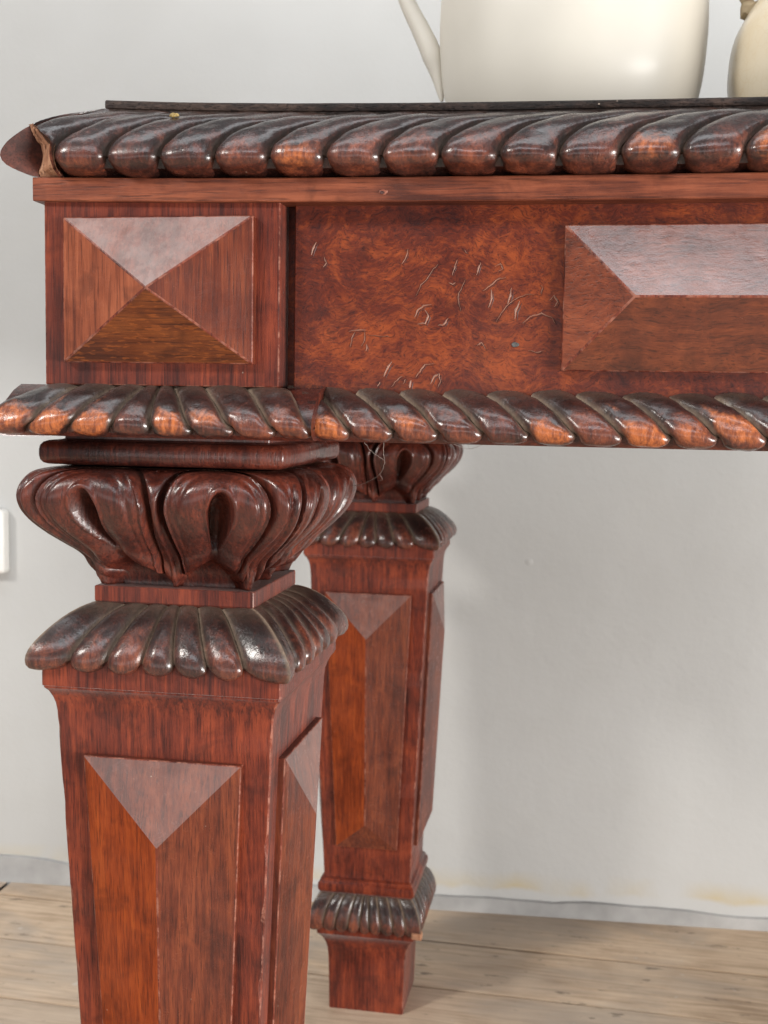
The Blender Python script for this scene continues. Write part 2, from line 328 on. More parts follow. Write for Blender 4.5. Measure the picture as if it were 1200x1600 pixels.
def interp(prof, t):
    """piecewise profile by arc length with a smooth (Catmull) feel; prof list of (h, z)"""
    d = [0.0]
    for a, b in zip(prof, prof[1:]): d.append(d[-1] + math.hypot(b[0]-a[0], b[1]-a[1]))
    s = t*d[-1]
    for i in range(len(prof)-1):
        if s <= d[i+1] or i == len(prof)-2:
            k = (s-d[i])/max(1e-9, d[i+1]-d[i]); break
    p0 = prof[max(0, i-1)]; p1 = prof[i]; p2 = prof[i+1]; p3 = prof[min(len(prof)-1, i+2)]
    def c(a): return 0.5*((2*p1[a]) + (-p0[a]+p2[a])*k + (2*p0[a]-5*p1[a]+4*p2[a]-p3[a])*k*k + (-p0[a]+3*p1[a]-3*p2[a]+p3[a])*k**3)
    return c(0), c(1)
def pnormal(prof, t):
    a = interp(prof, max(0, t-0.01)); b = interp(prof, min(1, t+0.01))
    dx, dz = b[0]-a[0], b[1]-a[1]; l = math.hypot(dx, dz) or 1
    return -dz/l, dx/l          # profile runs top to bottom, outward normal
def lobe(u, sharp=2.2): return max(0.0, 1-abs(2*u-1)**sharp)**0.52

# ------------------------------------------------------------------ setting
WA = math.atan(0.059); WALL_O = Vector((-0.6, 0.885, 0))
wall_e = WALL_O
mb = MB(); mb.box((-2.2, 0, -0.05), (3.4, 0.12, 2.5))
wall = obj('wall', mb.mesh('wall', M_WALL), None, WALL_O, WA); wall['kind'] = 'structure'
mb = MB()
nb = 240
def band_top(x):
    base = 0.024 + 0.018*max(0, min(1, (0.35-x)/0.5)) - 0.006*max(0, min(1, (x-0.8)/0.4))
    return base + 0.008*noise.noise(Vector((x*9, 1.3, 0))) + 0.0015*noise.noise(Vector((x*45, 4, 0)))
vs = []
for i in range(nb+1):
    x = -2.2 + 5.6*i/nb; t = band_top(x)
    vs += [(x, -0.0045, -0.01), (x, -0.0040, t-0.002), (x, -0.0005, t), (x, 0.002, t)]
fs = []
for i in range(nb):
    for j in range(3): a = i*4+j; fs.append((a, a+4, a+5, a+1))
mb.add(vs, fs)
obj('floor_band', mb.mesh('floor_band', M_BAND, 40), wall)

floor = MB(); floor.box((-2.6, -2.2, -0.08), (3.2, 1.3, -0.022))
floor = obj('floor', floor.mesh('floor', M_GAP)); floor['kind'] = 'structure'
seams = [1.10, 0.822, 0.690, 0.545, 0.40, 0.262, 0.12, -0.02, -0.165, -0.30, -0.445, -0.58, -0.72, -0.865, -1.0, -1.14, -1.28, -1.42, -1.56]
rp = random.Random(3)
for i in range(len(seams)-1):
    y1, y0 = seams[i], seams[i+1]
    cuts = [-2.4, [-0.16, 0.62, -0.95, 0.2, -0.6][i % 5] + rp.uniform(-.05, .05), 2.9] if i > 0 else [-2.4, -0.62, 2.9]
    for a, b in zip(cuts, cuts[1:]):
        g = MB(); nx = 26; g0 = 0.0006; gap = 0.0032 if i < 2 else 0.002
        zt = rp.uniform(-0.0012, 0.0004)
        def top(u, v, a=a, b=b, y0=y0, y1=y1, zt=zt):
            x = a+gap+(b-a-2*gap)*u; y = y0+gap+(y1-y0-2*gap)*v
            e = 0.0012*max(0, 1-min(v, 1-v)/0.04)
            jj = 0.0012*noise.noise(Vector((x*14, y0*9+v*3, 2)))*(1 if v in (0, 1) else 0.2)
            return (x, y+jj, zt - e + 0.0008*noise.noise(Vector((x*2, y*6, 7))))
        g.grid(top, nx, 6)
        n = len(g.v); row = nx+1
        for edge, fl in (([k for k in range(row)], False), ([6*row+k for k in range(row)], True)):
            vs = [g.v[k] for k in edge] + [(g.v[k][0], g.v[k][1], -0.02) for k in edge]
            g.add(vs, [((k, row+k, row+k+1, k+1) if not fl else (k+1, row+k+1, row+k, k)) for k in range(nx)])
        p = obj('floor_plank', g.mesh('floor_plank', M_FLOOR, 50), floor, (0, 0, 0), math.radians(-1.6))
        p['grey'] = [0.0, 0.12, 0.85, 0.55, 0.3][i % 5] if i < 5 else rp.uniform(0.1, 0.7)
        if i == 1 and b < 1: p['grey'] = 0.05
        if i == 2 and b > 1: p['grey'] = 0.25

# ------------------------------------------------------------------ table
TL = 1.30                                   # distance between leg axes
DEP = 0.657
T0 = Vector((TL/2, DEP/2, 0))
table = empty('carved_table', T0)
tag(table, 'dark red carved oak serving table with rope-gadrooned edges and square tapered legs', 'table')
OFF = -T0
def tobj(name, me, parent=None):
    return obj(name, me, table, OFF) if parent is None else obj(name, me, parent)
def sag(x, z):
    xm = min(x, TL-x); xm = max(xm, -0.12)
    a = 0.0038*(1-math.exp(-(xm+0.075)/0.14)) if xm > -0.075 else 0
    b = 0.0088*(1-math.exp(-(xm+0.045)/0.15)) if xm > -0.045 else 0
    k = max(0, min(1, (z-0.85)/0.05))
    return a*(1-k) + b*k

def strip_along(mb, prof, x0, x1, n, mat=0, y_sign=-1, sagf=None, base=0.0):
    """sweep profile (h,z) along X on the front side y=-(h)"""
    vs = []; m = len(prof)
    for i in range(n+1):
        x = x0+(x1-x0)*i/n
        for h, z in prof: vs.append((x, -h+base, z-(sagf(x, z) if sagf else 0)))
    fs = [(i*m+j, i*m+j+1, (i+1)*m+j+1, (i+1)*m+j) for i in range(n) for j in range(m-1)]
    mb.add(vs, fs, mat)

# table top slab
mb = MB(); nx = 60
x0, x1, ya, yb = -0.045, TL+0.045, -0.045, DEP+0.095
prof = [(-yb, 0.876), (-yb, 0.9032), (0.0435, 0.9032), (0.0452, 0.9022), (0.0456, 0.9), (0.0452, 0.8985), (0.0442, 0.8980), (0.0442, 0.876)]
vs = []; m = len(prof)
for i in range(nx+1):
    x = x0+(x1-x0)*i/nx
    for h, z in prof:
        j = 0.0006*noise.noise(Vector((x*60, z*200, 0))) if h > 0 else 0
        vs.append((x, -h+j, z-sag(x, z)+0.5*j))
fs = [(i*m+j, (i+1)*m+j, (i+1)*m+(j+1) % m, i*m+(j+1) % m) for i in range(nx) for j in range(m)]
fs += [tuple(range(m)), tuple(nx*m+j for j in reversed(range(m)))]
mb.add(vs, fs)
tobj('table_top', mb.mesh('table_top', W_SLAB, 30))

# upper moulding
UP = [(0.0440, 0.8980), (0.0583, 0.8928), (0.0676, 0.8886), (0.0776, 0.8815), (0.0833, 0.8756), (0.0875, 0.8700), (0.0900, 0.8634), (0.0882, 0.8585), (0.0834, 0.8555), (0.0770, 0.8533), (0.0680, 0.8528)]
core = [(h-0.0075, z-0.0015) for h, z in UP[:-3]] + [(0.070, 0.8535), (0.044, 0.8535), (0.030, 0.8535), (0.030, 0.896)]
mb = MB(); strip_along(mb, core, -0.052, TL+0.052, 50, 0, sagf=sag)
core_me = mb.mesh('upper_moulding', W_CARVE, 35)
upper = tobj('upper_moulding', core_me)
def gadroon_mesh(prof, xb, shift, depth, fade, nu=11, nt=24, mats=W_CARVE, sagf=None, wear=0.6, dustk=0.5, rnd=None, endround=0.0, xfix=None, clamp=None, nosek=1.0):
    rnd = rnd or random
    xa, xc = xb; am = rnd.uniform(0.88, 1.1); wr = wear*rnd.choice((0.1, 0.3, 0.5, 0.8, 1.1)); nosek = nosek*rnd.uniform(0.65, 1.05); seed = rnd.uniform(0, 99)
    wpos = rnd.uniform(0.62, 0.78)
    mb = MB()
    def pt(u, t):
        h, z = interp(prof, t); nh, nz = pnormal(prof, t)
        a = depth*am*(1-fade*(1-t)**1.5)
        d = a*(lobe(u, 2.0+2.2*t)-1)
        if endround: d -= endround*max(0, (t-0.86)/0.14)**2*(2*u-1)**2
        x = (xa+(xc-xa)*u) + shift(t) if xfix is None else xfix(u, t)
        if clamp: x = max(clamp[0](t) if callable(clamp[0]) else clamp[0], min(clamp[1], x))
        j = 0.0011*noise.noise(Vector((x*55+seed, t*6, seed))) + 0.0004*noise.noise(Vector((x*190+seed, t*19, seed)))
        hh = h+nh*(d+j); zz = z+nz*(d+j)
        return (x, -hh, zz-(sagf(x, zz) if sagf else 0))
    def mk(u, t):
        c = lobe(u)
        wv = wr*max(0, 1-abs(t-wpos)/0.24)*max(0, c-0.35)*1.5
        wv += 0.35*wr*max(0, 1-abs(u-0.3)/0.2)*max(0, 1-abs(t-0.4)/0.3)
        dv = dustk*(max(0, 1-c)**3*1.0*(1-max(0, t-0.6)*2.4) + 0.30*max(0, 1-t/0.3))
        nv = nosek*max(0, min(1, (t-0.34)/0.34))*(0.35+0.65*c)*(1-0.5*max(0, t-0.85)/0.15)
        return (min(1, wv), max(0, min(1, dv)), nv)
    mb.grid(pt, nu, nt, 0, mk, flip=True)
    return mb.mesh('gadroon', mats, 70)
PU = 0.0319; UX0 = -0.0437
r1 = random.Random(11)
def sh_up(t): return 0.060*(max(0, 1-t/0.66))**1.7
def t_of(prof, key, val, n=400):
    return min((i/n for i in range(n+1)), key=lambda t: abs(interp(prof, t)[key]-val) + (1 if interp(prof, t)[1] < 0.8634 else 0))
TF1, TF2 = t_of(UP, 0, 0.0765), t_of(UP, 1, 0.8705)
def frac_edge(t):
    """left limit of the carving: the mitre, then the line along which the corner broke away"""
    if t <= TF1: return -interp(UP, t)[0]+0.0003
    k = min(1, (t-TF1)/(TF2-TF1))
    return -0.0762 + 0.0165*k + 0.0010*noise.noise(Vector((t*40, 3, 0)))
x = UX0-PU/2-3*PU
while x < TL+0.055:
    obj('gadroon' if x > -0.062 else 'broken_gadroon', gadroon_mesh(UP, (x, x+PU), sh_up, 0.0078, 0.5, sagf=sag, rnd=r1, nu=14, nt=30, wear=1.0, dustk=0.20, nosek=0.8, endround=0.0010, clamp=(frac_edge, TL+0.085)), upper)
    x += PU
# fracture face of raw wood, from the broken lobe back to the mitre
mb = MB()
def frac(u, t):
    tt = TF1+(1-TF1)*t*0.985
    h, z = interp(UP, tt); xr = frac_edge(tt); k = min(1, (tt-TF1)/(TF2-TF1))
    a = Vector((xr+0.0006, -(h-0.0045*k), z)); bm = 0.0776-0.0044*k-0.0008*t+0.0010*math.sin(t*11)*k
    b = Vector((-bm, -bm-0.0012, z))
    p = a.lerp(b, u); jj = 0.0016*noise.noise(Vector((u*3, t*15, 5))) + 0.0011*noise.noise(Vector((u*5, t*42, 9)))
    e = min(1, 5*min(u, 1-u)+0.2)
    return (p.x+jj*e-0.0012*math.sin(PI*u)*k, p.y-1.2*jj*e, p.z-sag(p.x, p.z)+0.5*jj)
mb.grid(frac, 10, 44, 0)
o = obj('fracture_face', mb.mesh('fracture_face', W_RAW, 25), upper); o['label'] = 'splintered pale raw wood where the corner broke off'
# side returns (left and right) with their mitred plain ends
def side_moulding(xaxis, sgn, name, prof, y_end, lobes_from, mats, pitch, shiftf, depth, mitre=True):
    """moulding on the end of the table: outward is sgn*X from xaxis, runs along Y"""
    mb = MB()
    ny = 2; pp = prof
    n = len(pp)
    vs = []
    for h, z in pp: vs.append((xaxis+sgn*h, -h+0.0, z))
    for h, z in pp: vs.append((xaxis+sgn*h, lobes_from, z))
    mb.add(vs, [((j, j+1, n+j+1, n+j) if sgn < 0 else (j+1, j, n+j, n+j+1)) for j in range(n-1)])
    cap = [(xaxis+sgn*h, -h, z) for h, z in pp] + [(xaxis+sgn*0.045, -0.045, pp[-1][1])]
    mb.add(cap, [tuple(range(len(cap))) if sgn < 0 else tuple(reversed(range(len(cap))))], 1)
    y = lobes_from
    while y < y_end-1e-4:
        yn = min(y+pitch, y_end)
        def pt(u, t, y=y, yn=yn):
            h, z = interp(prof, t); nh, nz = pnormal(prof, t)
            d = depth*(1-0.5*(1-t)**1.5)*(lobe(u)-1)
            return (xaxis+sgn*(h+nh*d), max(lobes_from, min(y_end, y+(yn-y)*u+shiftf(t))), z+nz*d)
        mb.grid(pt, 8, 16, 0, lambda u, t: (0.25*lobe(u)*max(0, 1-abs(t-.7)/.3), 0.25*(1-lobe(u))**2), flip=(sgn > 0))
        y = yn
    return mb.mesh(name, mats, 50)
UPC = [interp(UP, i/30) for i in range(31)]
so = tobj('side_upper_moulding', side_moulding(0.0, -1, 'side_upper_moulding', UPC, DEP+0.095, -0.02, [W_CARVE, W_MITRE], PU, lambda t: 0.0, 0.006))
so2 = tobj('side_upper_moulding', side_moulding(TL, 1, 'side_upper_moulding', UPC, DEP+0.095, -0.02, [W_CARVE, W_MITRE], PU, lambda t: 0.0, 0.006))

# fillet strip under it, front and ends
mb = MB()
sp_ = [(0.060, 0.8528), (0.0762, 0.8524), (0.0766, 0.8518), (0.0765, 0.8396), (0.0760, 0.8390), (0.060, 0.8388)]
strip_along(mb, sp_, -0.0766, TL+0.0766, 60, 0, sagf=sag)
n6 = len(sp_)
mb.add([(-0.0766, -h, z) for h, z in sp_], [tuple(reversed(range(n6)))]); mb.add([(TL+0.0766, -h, z-sag(TL+.0766, z)) for h, z in sp_], [tuple(range(n6))])
fs_o = tobj('fillet_strip', mb.mesh('fillet_strip', [W_STRIP, W_EDGE], 30))
mb = MB(); mb.box((-0.0764, -0.0600, 0.8390), (-0.060, DEP+0.0760, 0.8526)); bevel(tobj('side_fillet_strip', mb.mesh('side_fillet_strip', [W_STRIP, W_EDGE])), 0.0006, 2, 1)
mb = MB(); mb.box((TL+0.060, -0.0600, 0.8390), (TL+0.0764, DEP+0.0760, 0.8526)); bevel(tobj('side_fillet_strip', mb.mesh('side_fillet_strip', [W_STRIP, W_EDGE])), 0.0006, 2, 1)

# raised pyramid panel on a vertical plane: P(a, z, out)->xyz
def pyramid(P, za, zb, wa, wb, base, apex, ridge_a, ridge_b, mats, vertical=True):
    """za top z, zb bottom z; wa/wb half widths top/bottom; ridge points at z (vertical) or x"""
    mb = MB()
    B = [(-wb, zb), (wb, zb), (wa, za), (-wa, za)]
    low = [P(a, z, -0.002) for a, z in B]; up = [P(a, z, base) for a, z in B]
    if vertical: r = [P(0, ridge_b, apex), P(0, ridge_a, apex)]
    else: r = [P(ridge_a, (za+zb)/2, apex), P(ridge_b, (za+zb)/2, apex)]
    one = (ridge_a == ridge_b)
    vs = low + up + ([r[0]] if one else r)
    f = [(0, 1, 5, 4), (1, 2, 6, 5), (2, 3, 7, 6), (3, 0, 4, 7)]
    mb.v = [tuple(v) for v in vs]; mb.k = [(0, 0)]*len(vs)
    mb.f = list(f); mb.m = [1]*4
    if one: mb.f += [(4, 5, 8), (5, 6, 8), (6, 7, 8), (7, 4, 8)]
    elif vertical: mb.f += [(4, 5, 8), (5, 6, 9, 8), (6, 7, 9), (7, 4, 8, 9)]
    else: mb.f += [(4, 5, 9, 8), (5, 6, 9), (6, 7, 8, 9), (7, 4, 8)]
    mb.m += [0, 1, 2, 3]      # bottom, right, top, left
    return mb.mesh('raised_panel', mats)

# corner blocks
BLK = 0.0715
for bx, s in ((0.0, 1), (TL, -1)):
    mb = MB(); mb.box((bx-BLK, -0.0728, 0.7325), (bx+BLK-0.0, 0.0715, 0.8392))
    cb = bevel(tobj('corner_block', mb.mesh('corner_block', [W_FRAME, W_EDGE])), 0.0008, 2, 1)
    P = lambda a, z, out, bx=bx: (bx+a, -0.0728-out, z)
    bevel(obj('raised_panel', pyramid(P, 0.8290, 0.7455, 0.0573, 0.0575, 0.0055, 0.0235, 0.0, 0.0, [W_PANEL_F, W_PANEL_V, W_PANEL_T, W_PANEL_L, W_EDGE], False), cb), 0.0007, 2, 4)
    mb = MB(); mb.box((bx-BLK, DEP-0.0715, 0.7325), (bx+BLK, DEP+0.0715, 0.8392))
    bevel(tobj('corner_block', mb.mesh('corner_block', [W_FRAME, W_EDGE])), 0.0008, 2, 1)

# frieze: recessed burl panel with long raised panel
FY = 0.0625
mb = MB(); mb.box((BLK+0.006, -FY, 0.728), (TL-BLK-0.006, -0.035, 0.8394))
mb.box((BLK-0.002, -0.0535, 0.728), (BLK+0.006, -0.036, 0.8393)); mb.box((TL-BLK-0.006, -0.0535, 0.728), (TL-BLK+0.002, -0.036, 0.8393))
frieze = bevel(tobj('frieze_panel', mb.mesh('frieze_panel', [W_BURL, W_EDGE])), 0.0006, 1)
P = lambda a, z, out: (TL/2+a, -FY-out, z)
hw = TL/2-0.2313
bevel(obj('raised_panel', pyramid(P, 0.8236, 0.7441, hw, hw, 0.0055, 0.0195, -hw+0.0385, hw-0.0385, [W_PANEL_H, W_PANEL_V, W_PANEL_HT, W_PANEL_L2, W_EDGE], False), frieze), 0.0007, 2, 4)
# aprons at the ends and back
for x0, x1, nm in ((-0.062, -0.037, 'end_apron'), (TL+0.037, TL+0.062, 'end_apron')):
    mb = MB(); mb.box((x0, BLK-0.001, 0.71), (x1, DEP-BLK+0.001, 0.853)); tobj(nm, mb.mesh(nm, W_BURL))
mb = MB(); mb.box((BLK-0.001, DEP+0.037, 0.71), (TL-BLK+0.001, DEP+0.062, 0.853)); tobj('back_apron', mb.mesh('back_apron', W_UNDER))
mb = MB(); mb.box((-0.058, -0.040, 0.846), (TL+0.058, DEP+0.06, 0.876)); tobj('top_underframe', mb.mesh('top_underframe', W_UNDER))

def blob(mb, cx, cz, r, y, dz=0.0004, n=14, seed=0, sq=1.0, mat=0):
    vs = [(cx, y-dz*0.4, cz)]; 
    for ring, (k, yy) in enumerate(((0.45, -dz), (0.8, -dz*1.2), (1.0, 0.0002))):
        for i in range(n):
            a = 2*PI*i/n; rr = r*k*(1+0.28*noise.noise(Vector((math.cos(a)*1.7, math.sin(a)*1.7, seed))))
            vs.append((cx+rr*math.cos(a), y+yy, cz+rr*math.sin(a)*sq))
    fs = [(0, 1+(i+1) % n, 1+i) for i in range(n)]
    for q in range(2): fs += [(1+q*n+i, 1+q*n+(i+1) % n, 1+(q+1)*n+(i+1) % n, 1+(q+1)*n+i) for i in range(n)]
    mb.add(vs, [f[::-1] for f in fs], mat)
kx = 0.1312
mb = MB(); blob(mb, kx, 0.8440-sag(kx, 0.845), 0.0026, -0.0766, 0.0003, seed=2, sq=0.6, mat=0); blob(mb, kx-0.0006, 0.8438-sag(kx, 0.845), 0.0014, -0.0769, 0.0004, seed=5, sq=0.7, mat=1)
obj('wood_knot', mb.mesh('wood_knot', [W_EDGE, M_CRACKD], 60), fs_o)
mb = MB(); blob(mb, 0.2052, 0.7585, 0.0022, -FY, 0.0006, seed=9, sq=0.7)
obj('nail_head', mb.mesh('nail_head', M_NAIL, 60), frieze)
# veneer cracks and scratches, traced on the burl
cr = random.Random(5)
mb = MB()
def crack_line(pts, wdt=0.0006, base=FY):
    n = len(pts); vs = []
    for i, (x, z) in enumerate(pts):
        a = pts[max(0, i-1)]; b = pts[min(n-1, i+1)]
        dx, dz = b[0]-a[0], b[1]-a[1]; l = math.hypot(dx, dz) or 1
        k = wdt*(0.25+0.75*math.sin(PI*(i+0.15)/(n-0.7)))*cr.uniform(0.6, 1.3)
        px, pz = -dz/l*k, dx/l*k
        vs += [(x+px, -base+0.0002, z+pz), (x, -base-0.00035, z), (x-px, -base+0.0002, z-pz)]
    fs = []
    for i in range(n-1):
        for j in range(2): fs.append((i*3+j, i*3+j+1, i*3+3+j+1, i*3+3+j))
    mb.add(vs, fs)
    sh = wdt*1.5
    mb.add([(x+sh, y+0.00012, z-sh*0.8) for x, y, z in vs], fs, 1)  # shifted dark copy painted as the crack's shadow
# runs of the cracks on the frieze, x and height in millimetres
marks = [[(148.5, 785.7), (151.3, 791.7), (154.9, 795.7), (158.5, 800.7), (160.6, 803.5)], [(168.7, 797.1), (170.4, 801.3), (171.4, 805.6)], [(182.8, 797.0), (183.8, 800.6), (184.8, 804.1)],
         [(174.2, 777.1), (173.0, 781.4), (172.6, 786.4), (174.6, 790.7), (176.7, 794.9)], [(186.2, 788.2), (190.5, 791.4), (195.4, 795.3), (199.0, 795.6)], [(189.7, 779.3), (191.4, 784.3), (190.9, 789.2)],
         [(193.9, 771.1), (197.3, 776.5), (200.8, 780.8), (205.0, 784.3), (210.6, 786.4), (216.3, 786.8)], [(200.4, 781.5), (201.7, 785.7), (202.3, 790.0)], [(204.6, 773.0), (205.1, 777.9), (207.1, 782.9)],
         [(148.0, 773.4), (149.4, 777.0), (153.0, 780.3), (157.4, 780.7)], [(149.5, 769.9), (153.9, 770.2), (155.7, 774.2), (153.8, 777.8)], [(161.3, 769.2), (164.9, 769.6), (167.0, 772.8)], [(209.3, 770.2), (213.1, 774.4), (219.4, 775.9), (225.1, 773.8), (227.4, 770.2)],
         [(218.8, 786.4), (219.7, 790.0), (219.0, 791.4)], [(87.1, 808.8), (88.6, 813.2), (90.1, 816.0)], [(140.1, 803.6), (142.6, 807.8), (143.6, 812.1)], [(109.9, 765.3), (115.5, 766.0), (120.0, 766.1)], [(110.8, 756.5), (111.8, 761.7), (113.3, 765.3)],
         [(117.5, 757.3), (119.3, 761.7), (119.2, 765.7)], [(120.2, 754.4), (120.5, 758.1)], [(121.1, 763.2), (130.5, 762.9), (134.9, 762.5)], [(130.8, 740.0), (133.0, 745.1), (135.2, 748.4)], [(135.4, 734.2), (138.3, 737.9), (141.2, 740.1)], [(149.4, 739.5), (151.5, 743.1), (154.4, 746.8), (160.3, 747.6)],
         [(157.6, 736.0), (159.7, 740.3), (162.6, 741.8), (163.4, 737.5)], [(145.8, 733.6), (146.5, 738.0)], [(162.0, 733.9), (164.1, 739.0)], [(184.1, 757.9), (186.2, 759.3), (188.5, 756.1)], [(212.9, 755.3), (217.9, 754.2), (221.4, 755.3)], [(223.5, 782.9), (226.2, 785.7), (228.4, 782.2), (226.4, 779.4)],
         [(142.1, 735.8), (143.5, 738.7)], [(166.6, 792.8), (168.8, 792.1), (171.0, 792.8)], [(174.9, 811.2), (177.1, 809.1)], [(193.1, 802.0), (195.9, 803.4), (197.4, 800.5), (194.6, 799.1)], [(127.2, 734.1), (128.6, 737.0)], [(94.4, 801.6), (96.2, 804.4), (94.7, 807.3)]]
for mk_ in marks:
    pts = []
    for (a, b) in zip(mk_, mk_[1:]):
        for q in range(3):
            k = q/3; pts.append((a[0]+(b[0]-a[0])*k, a[1]+(b[1]-a[1])*k))
    pts.append(mk_[-1])
    crack_line([((u+cr.uniform(-.28, .28))/1000, (v+cr.uniform(-.28, .28))/1000) for u, v in pts], cr.uniform(0.0003, 0.00085))
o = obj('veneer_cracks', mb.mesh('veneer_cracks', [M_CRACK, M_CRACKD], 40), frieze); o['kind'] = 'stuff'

# lower moulding
LO = [(0.0700, 0.7338), (0.0800, 0.7300), (0.0910, 0.7232), (0.0975, 0.7165), (0.1000, 0.7110), (0.0988, 0.7062), (0.0955, 0.7038), (0.0900, 0.7030)]
LR = [(h-0.0095, z) for h, z in LO]
mb = MB()
corep = [(h-0.007, z-0.0012) for h, z in LR[:-1]] + [(0.079, 0.7045), (0.03, 0.7045), (0.03, 0.7325)]
strip_along(mb, corep, 0.0965, TL-0.0965, 30)
for bx in (0.0, TL):
    cp = [(h-0.007, z-0.0012) for h, z in LO[:-1]] + [(0.088, 0.7042)]
    a, b = (-0.092, 0.0972) if bx == 0 else (TL-0.0972, TL+0.092)
    strip_along(mb, cp, a, b, 4)
    fan = [(x_, -h, z) for x_ in (b if bx == 0 else a,) for h, z in LO] + [((b if bx == 0 else a), -0.06, 0.7036), ((b if bx == 0 else a), -0.06, 0.7336)]
    mb.add(fan, [tuple(range(len(fan)))])
mb.box((-0.062, -0.062, 0.7038), (0.0970, 0.062, 0.7326)); mb.box((TL-0.0970, -0.062, 0.7038), (TL+0.062, 0.062, 0.7326))
mb.box((-0.088, -0.088, 0.7032), (0.0968, 0.066, 0.7060)); mb.box((TL-0.0968, -0.088, 0.7032), (TL+0.088, 0.066, 0.7060))
mb.box((-0.062, DEP-0.062, 0.7034), (0.08, DEP+0.08, 0.7330)); mb.box((TL-0.080, DEP-0.062, 0.7034), (TL+0.062, DEP+0.08, 0.7330))
mb.box((-0.066, 0.062, 0.7044), (-0.03, DEP-0.062, 0.7328)); mb.box((TL+0.03, 0.062, 0.7044), (TL+0.066, DEP-0.062, 0.7328))
lower = tobj('lower_moulding', mb.mesh('lower_moulding', W_CARVE2, 35))
bB = [-0.1000, -0.0731, -0.0473, -0.0218, 0.0033, 0.0282, 0.0527, 0.0770, 0.0977]
bT = [-0.0700, -0.0495, -0.0250, -0.0090, -0.0012, 0.0062, 0.0245, 0.0505, 0.0760]
r2 = random.Random(21)
for mirror in (False, True):
    for i in range(8):
        def xf(u, t, i=i, mirror=mirror):
            e = min(1, t/0.85)**0.9
            a = bT[i]+(bB[i]-bT[i])*e; b = bT[i+1]+(bB[i+1]-bT[i+1])*e
            if i == 0: a = -interp(LO, t)[0] - 0.0
            x = a+(b-a)*u
            return TL-x if mirror else x
        me = gadroon_mesh(LO, (0, 0), None, 0.0060, 0.6, mats=W_CARVE, wear=1.6, dustk=0.6, rnd=r2, xfix=xf, endround=0.002)
        if mirror: me.flip_normals()
        obj('gadroon', me, lower)
PL = 0.02496
def sh_lo(t): return -0.031*(max(0, 1-t/0.84))**1.3
x = 0.1543-PL/2-PL*3
while x < TL-0.095:
    obj('gadroon', gadroon_mesh(LR, (x, x+PL), sh_lo, 0.0060, 0.45, mats=W_CARVE, wear=1.6, dustk=0.7, rnd=r2, endround=0.002, clamp=(0.074, TL-0.0975)), lower)
    x += PL
LOC = [(h-0.0045, z-0.0012) for h, z in (interp(LO, i/24) for i in range(25))]
tobj('side_lower_moulding', side_moulding(0.0, -1, 'side_lower_moulding', LOC, DEP+0.09, -0.069, [W_CARVE2, W_CARVE2], PL, lambda t: 0, 0.005))
tobj('side_lower_moulding', side_moulding(TL, 1, 'side_lower_moulding', LOC, DEP+0.09, -0.069, [W_CARVE2, W_CARVE2], PL, lambda t: 0, 0.005))

# ------------------------------------------------------------------ leg
def sqlathe(mb, prof, ch=0.0009, jit=0.0, mat=0, emat=1, capb=True, capt=True, seed=0):
    n0 = len(mb.v); n = len(prof); vs = []
    for i, (h, z) in enumerate(prof):
        for k in range(4):
            c, s = [(1, 0), (0, 1), (-1, 0), (0, -1)][k]
            chip = 0
            if jit:
                q = noise.noise(Vector((z*45, k*7+seed, 3))); chip = jit*max(0, q-0.12)*5 + jit*0.6*noise.noise(Vector((z*220, k*5, seed)))
            cc = ch + max(0, chip)
            for (lx, ly) in ((-h+cc, -h), (h-cc, -h)):
                vs.append((lx*c-ly*s, lx*s+ly*c, z))
    fs = []; fm = []
    for i in range(n-1):
        for j in range(8):
            a = i*8+j; b = i*8+(j+1) % 8
            fs.append((a, b, b+8, a+8) if prof[i+1][1] >= prof[i][1] else (a, a+8, b+8, b)); fm.append(mat if j % 2 == 0 else emat)
    if capb: fs.append(tuple(reversed(range(8)))); fm.append(mat)
    if capt: fs.append(tuple((n-1)*8+j for j in range(8))); fm.append(mat)
    for f, m_ in zip(fs, fm): mb.f.append(tuple(q+n0 for q in f)); mb.m.append(m_)
    mb.v += vs; mb.k += [(0, 0)]*len(vs)
def hs(z): return 0.0512+(0.0683-0.0512)*(z-0.1655)/(0.5337-0.1655)
shaft = [(0.040, 0.140), (0.0545, 0.1470), (0.0572, 0.1505), (0.0578, 0.1550), (0.0572, 0.1590), (0.0550, 0.1615), (0.0548, 0.1640), (0.0520, 0.1660)]
zz = 0.170
while zz < 0.532: shaft.append((hs(zz), zz)); zz += 0.006
shaft += [(hs(0.5337), 0.5337), (0.0690, 0.5390), (0.0702, 0.5430), (0.0722, 0.5470), (0.0738, 0.5488), (0.0742, 0.5492), (0.0742, 0.5505), (0.0749, 0.5508), (0.0749, 0.5720), (0.040, 0.5800)]
mb = MB(); sqlathe(mb, shaft, 0.0009, 0.0009)
shaft_me = mb.mesh('leg', [W_FRAME, W_EDGE], 32)
CAPB = [(0.040, 0.590), (0.0507, 0.5998), (0.0510, 0.6003), (0.0510, 0.6090), (0.0505, 0.6096), (0.040, 0.6098)]
mb = MB(); sqlathe(mb, CAPB, 0.0006); capb_me = mb.mesh('cap_block', [W_FRAME, W_EDGE], 30)
BEAD = [(0.055, 0.6835), (0.0655, 0.6848), (0.0715, 0.6853), (0.0738, 0.6862), (0.0750, 0.6880), (0.0755, 0.6905), (0.0755, 0.6940), (0.0750, 0.6965), (0.0735, 0.6985), (0.0710, 0.6995), (0.0655, 0.7000), (0.0640, 0.7004), (0.0640, 0.7060)]
mb = MB(); sqlathe(mb, BEAD, 0.0012); bead_me = mb.mesh('bead_moulding', [W_CARVE2, W_CARVE2], 50)  # darker oak on the bead paints in the shade under the block
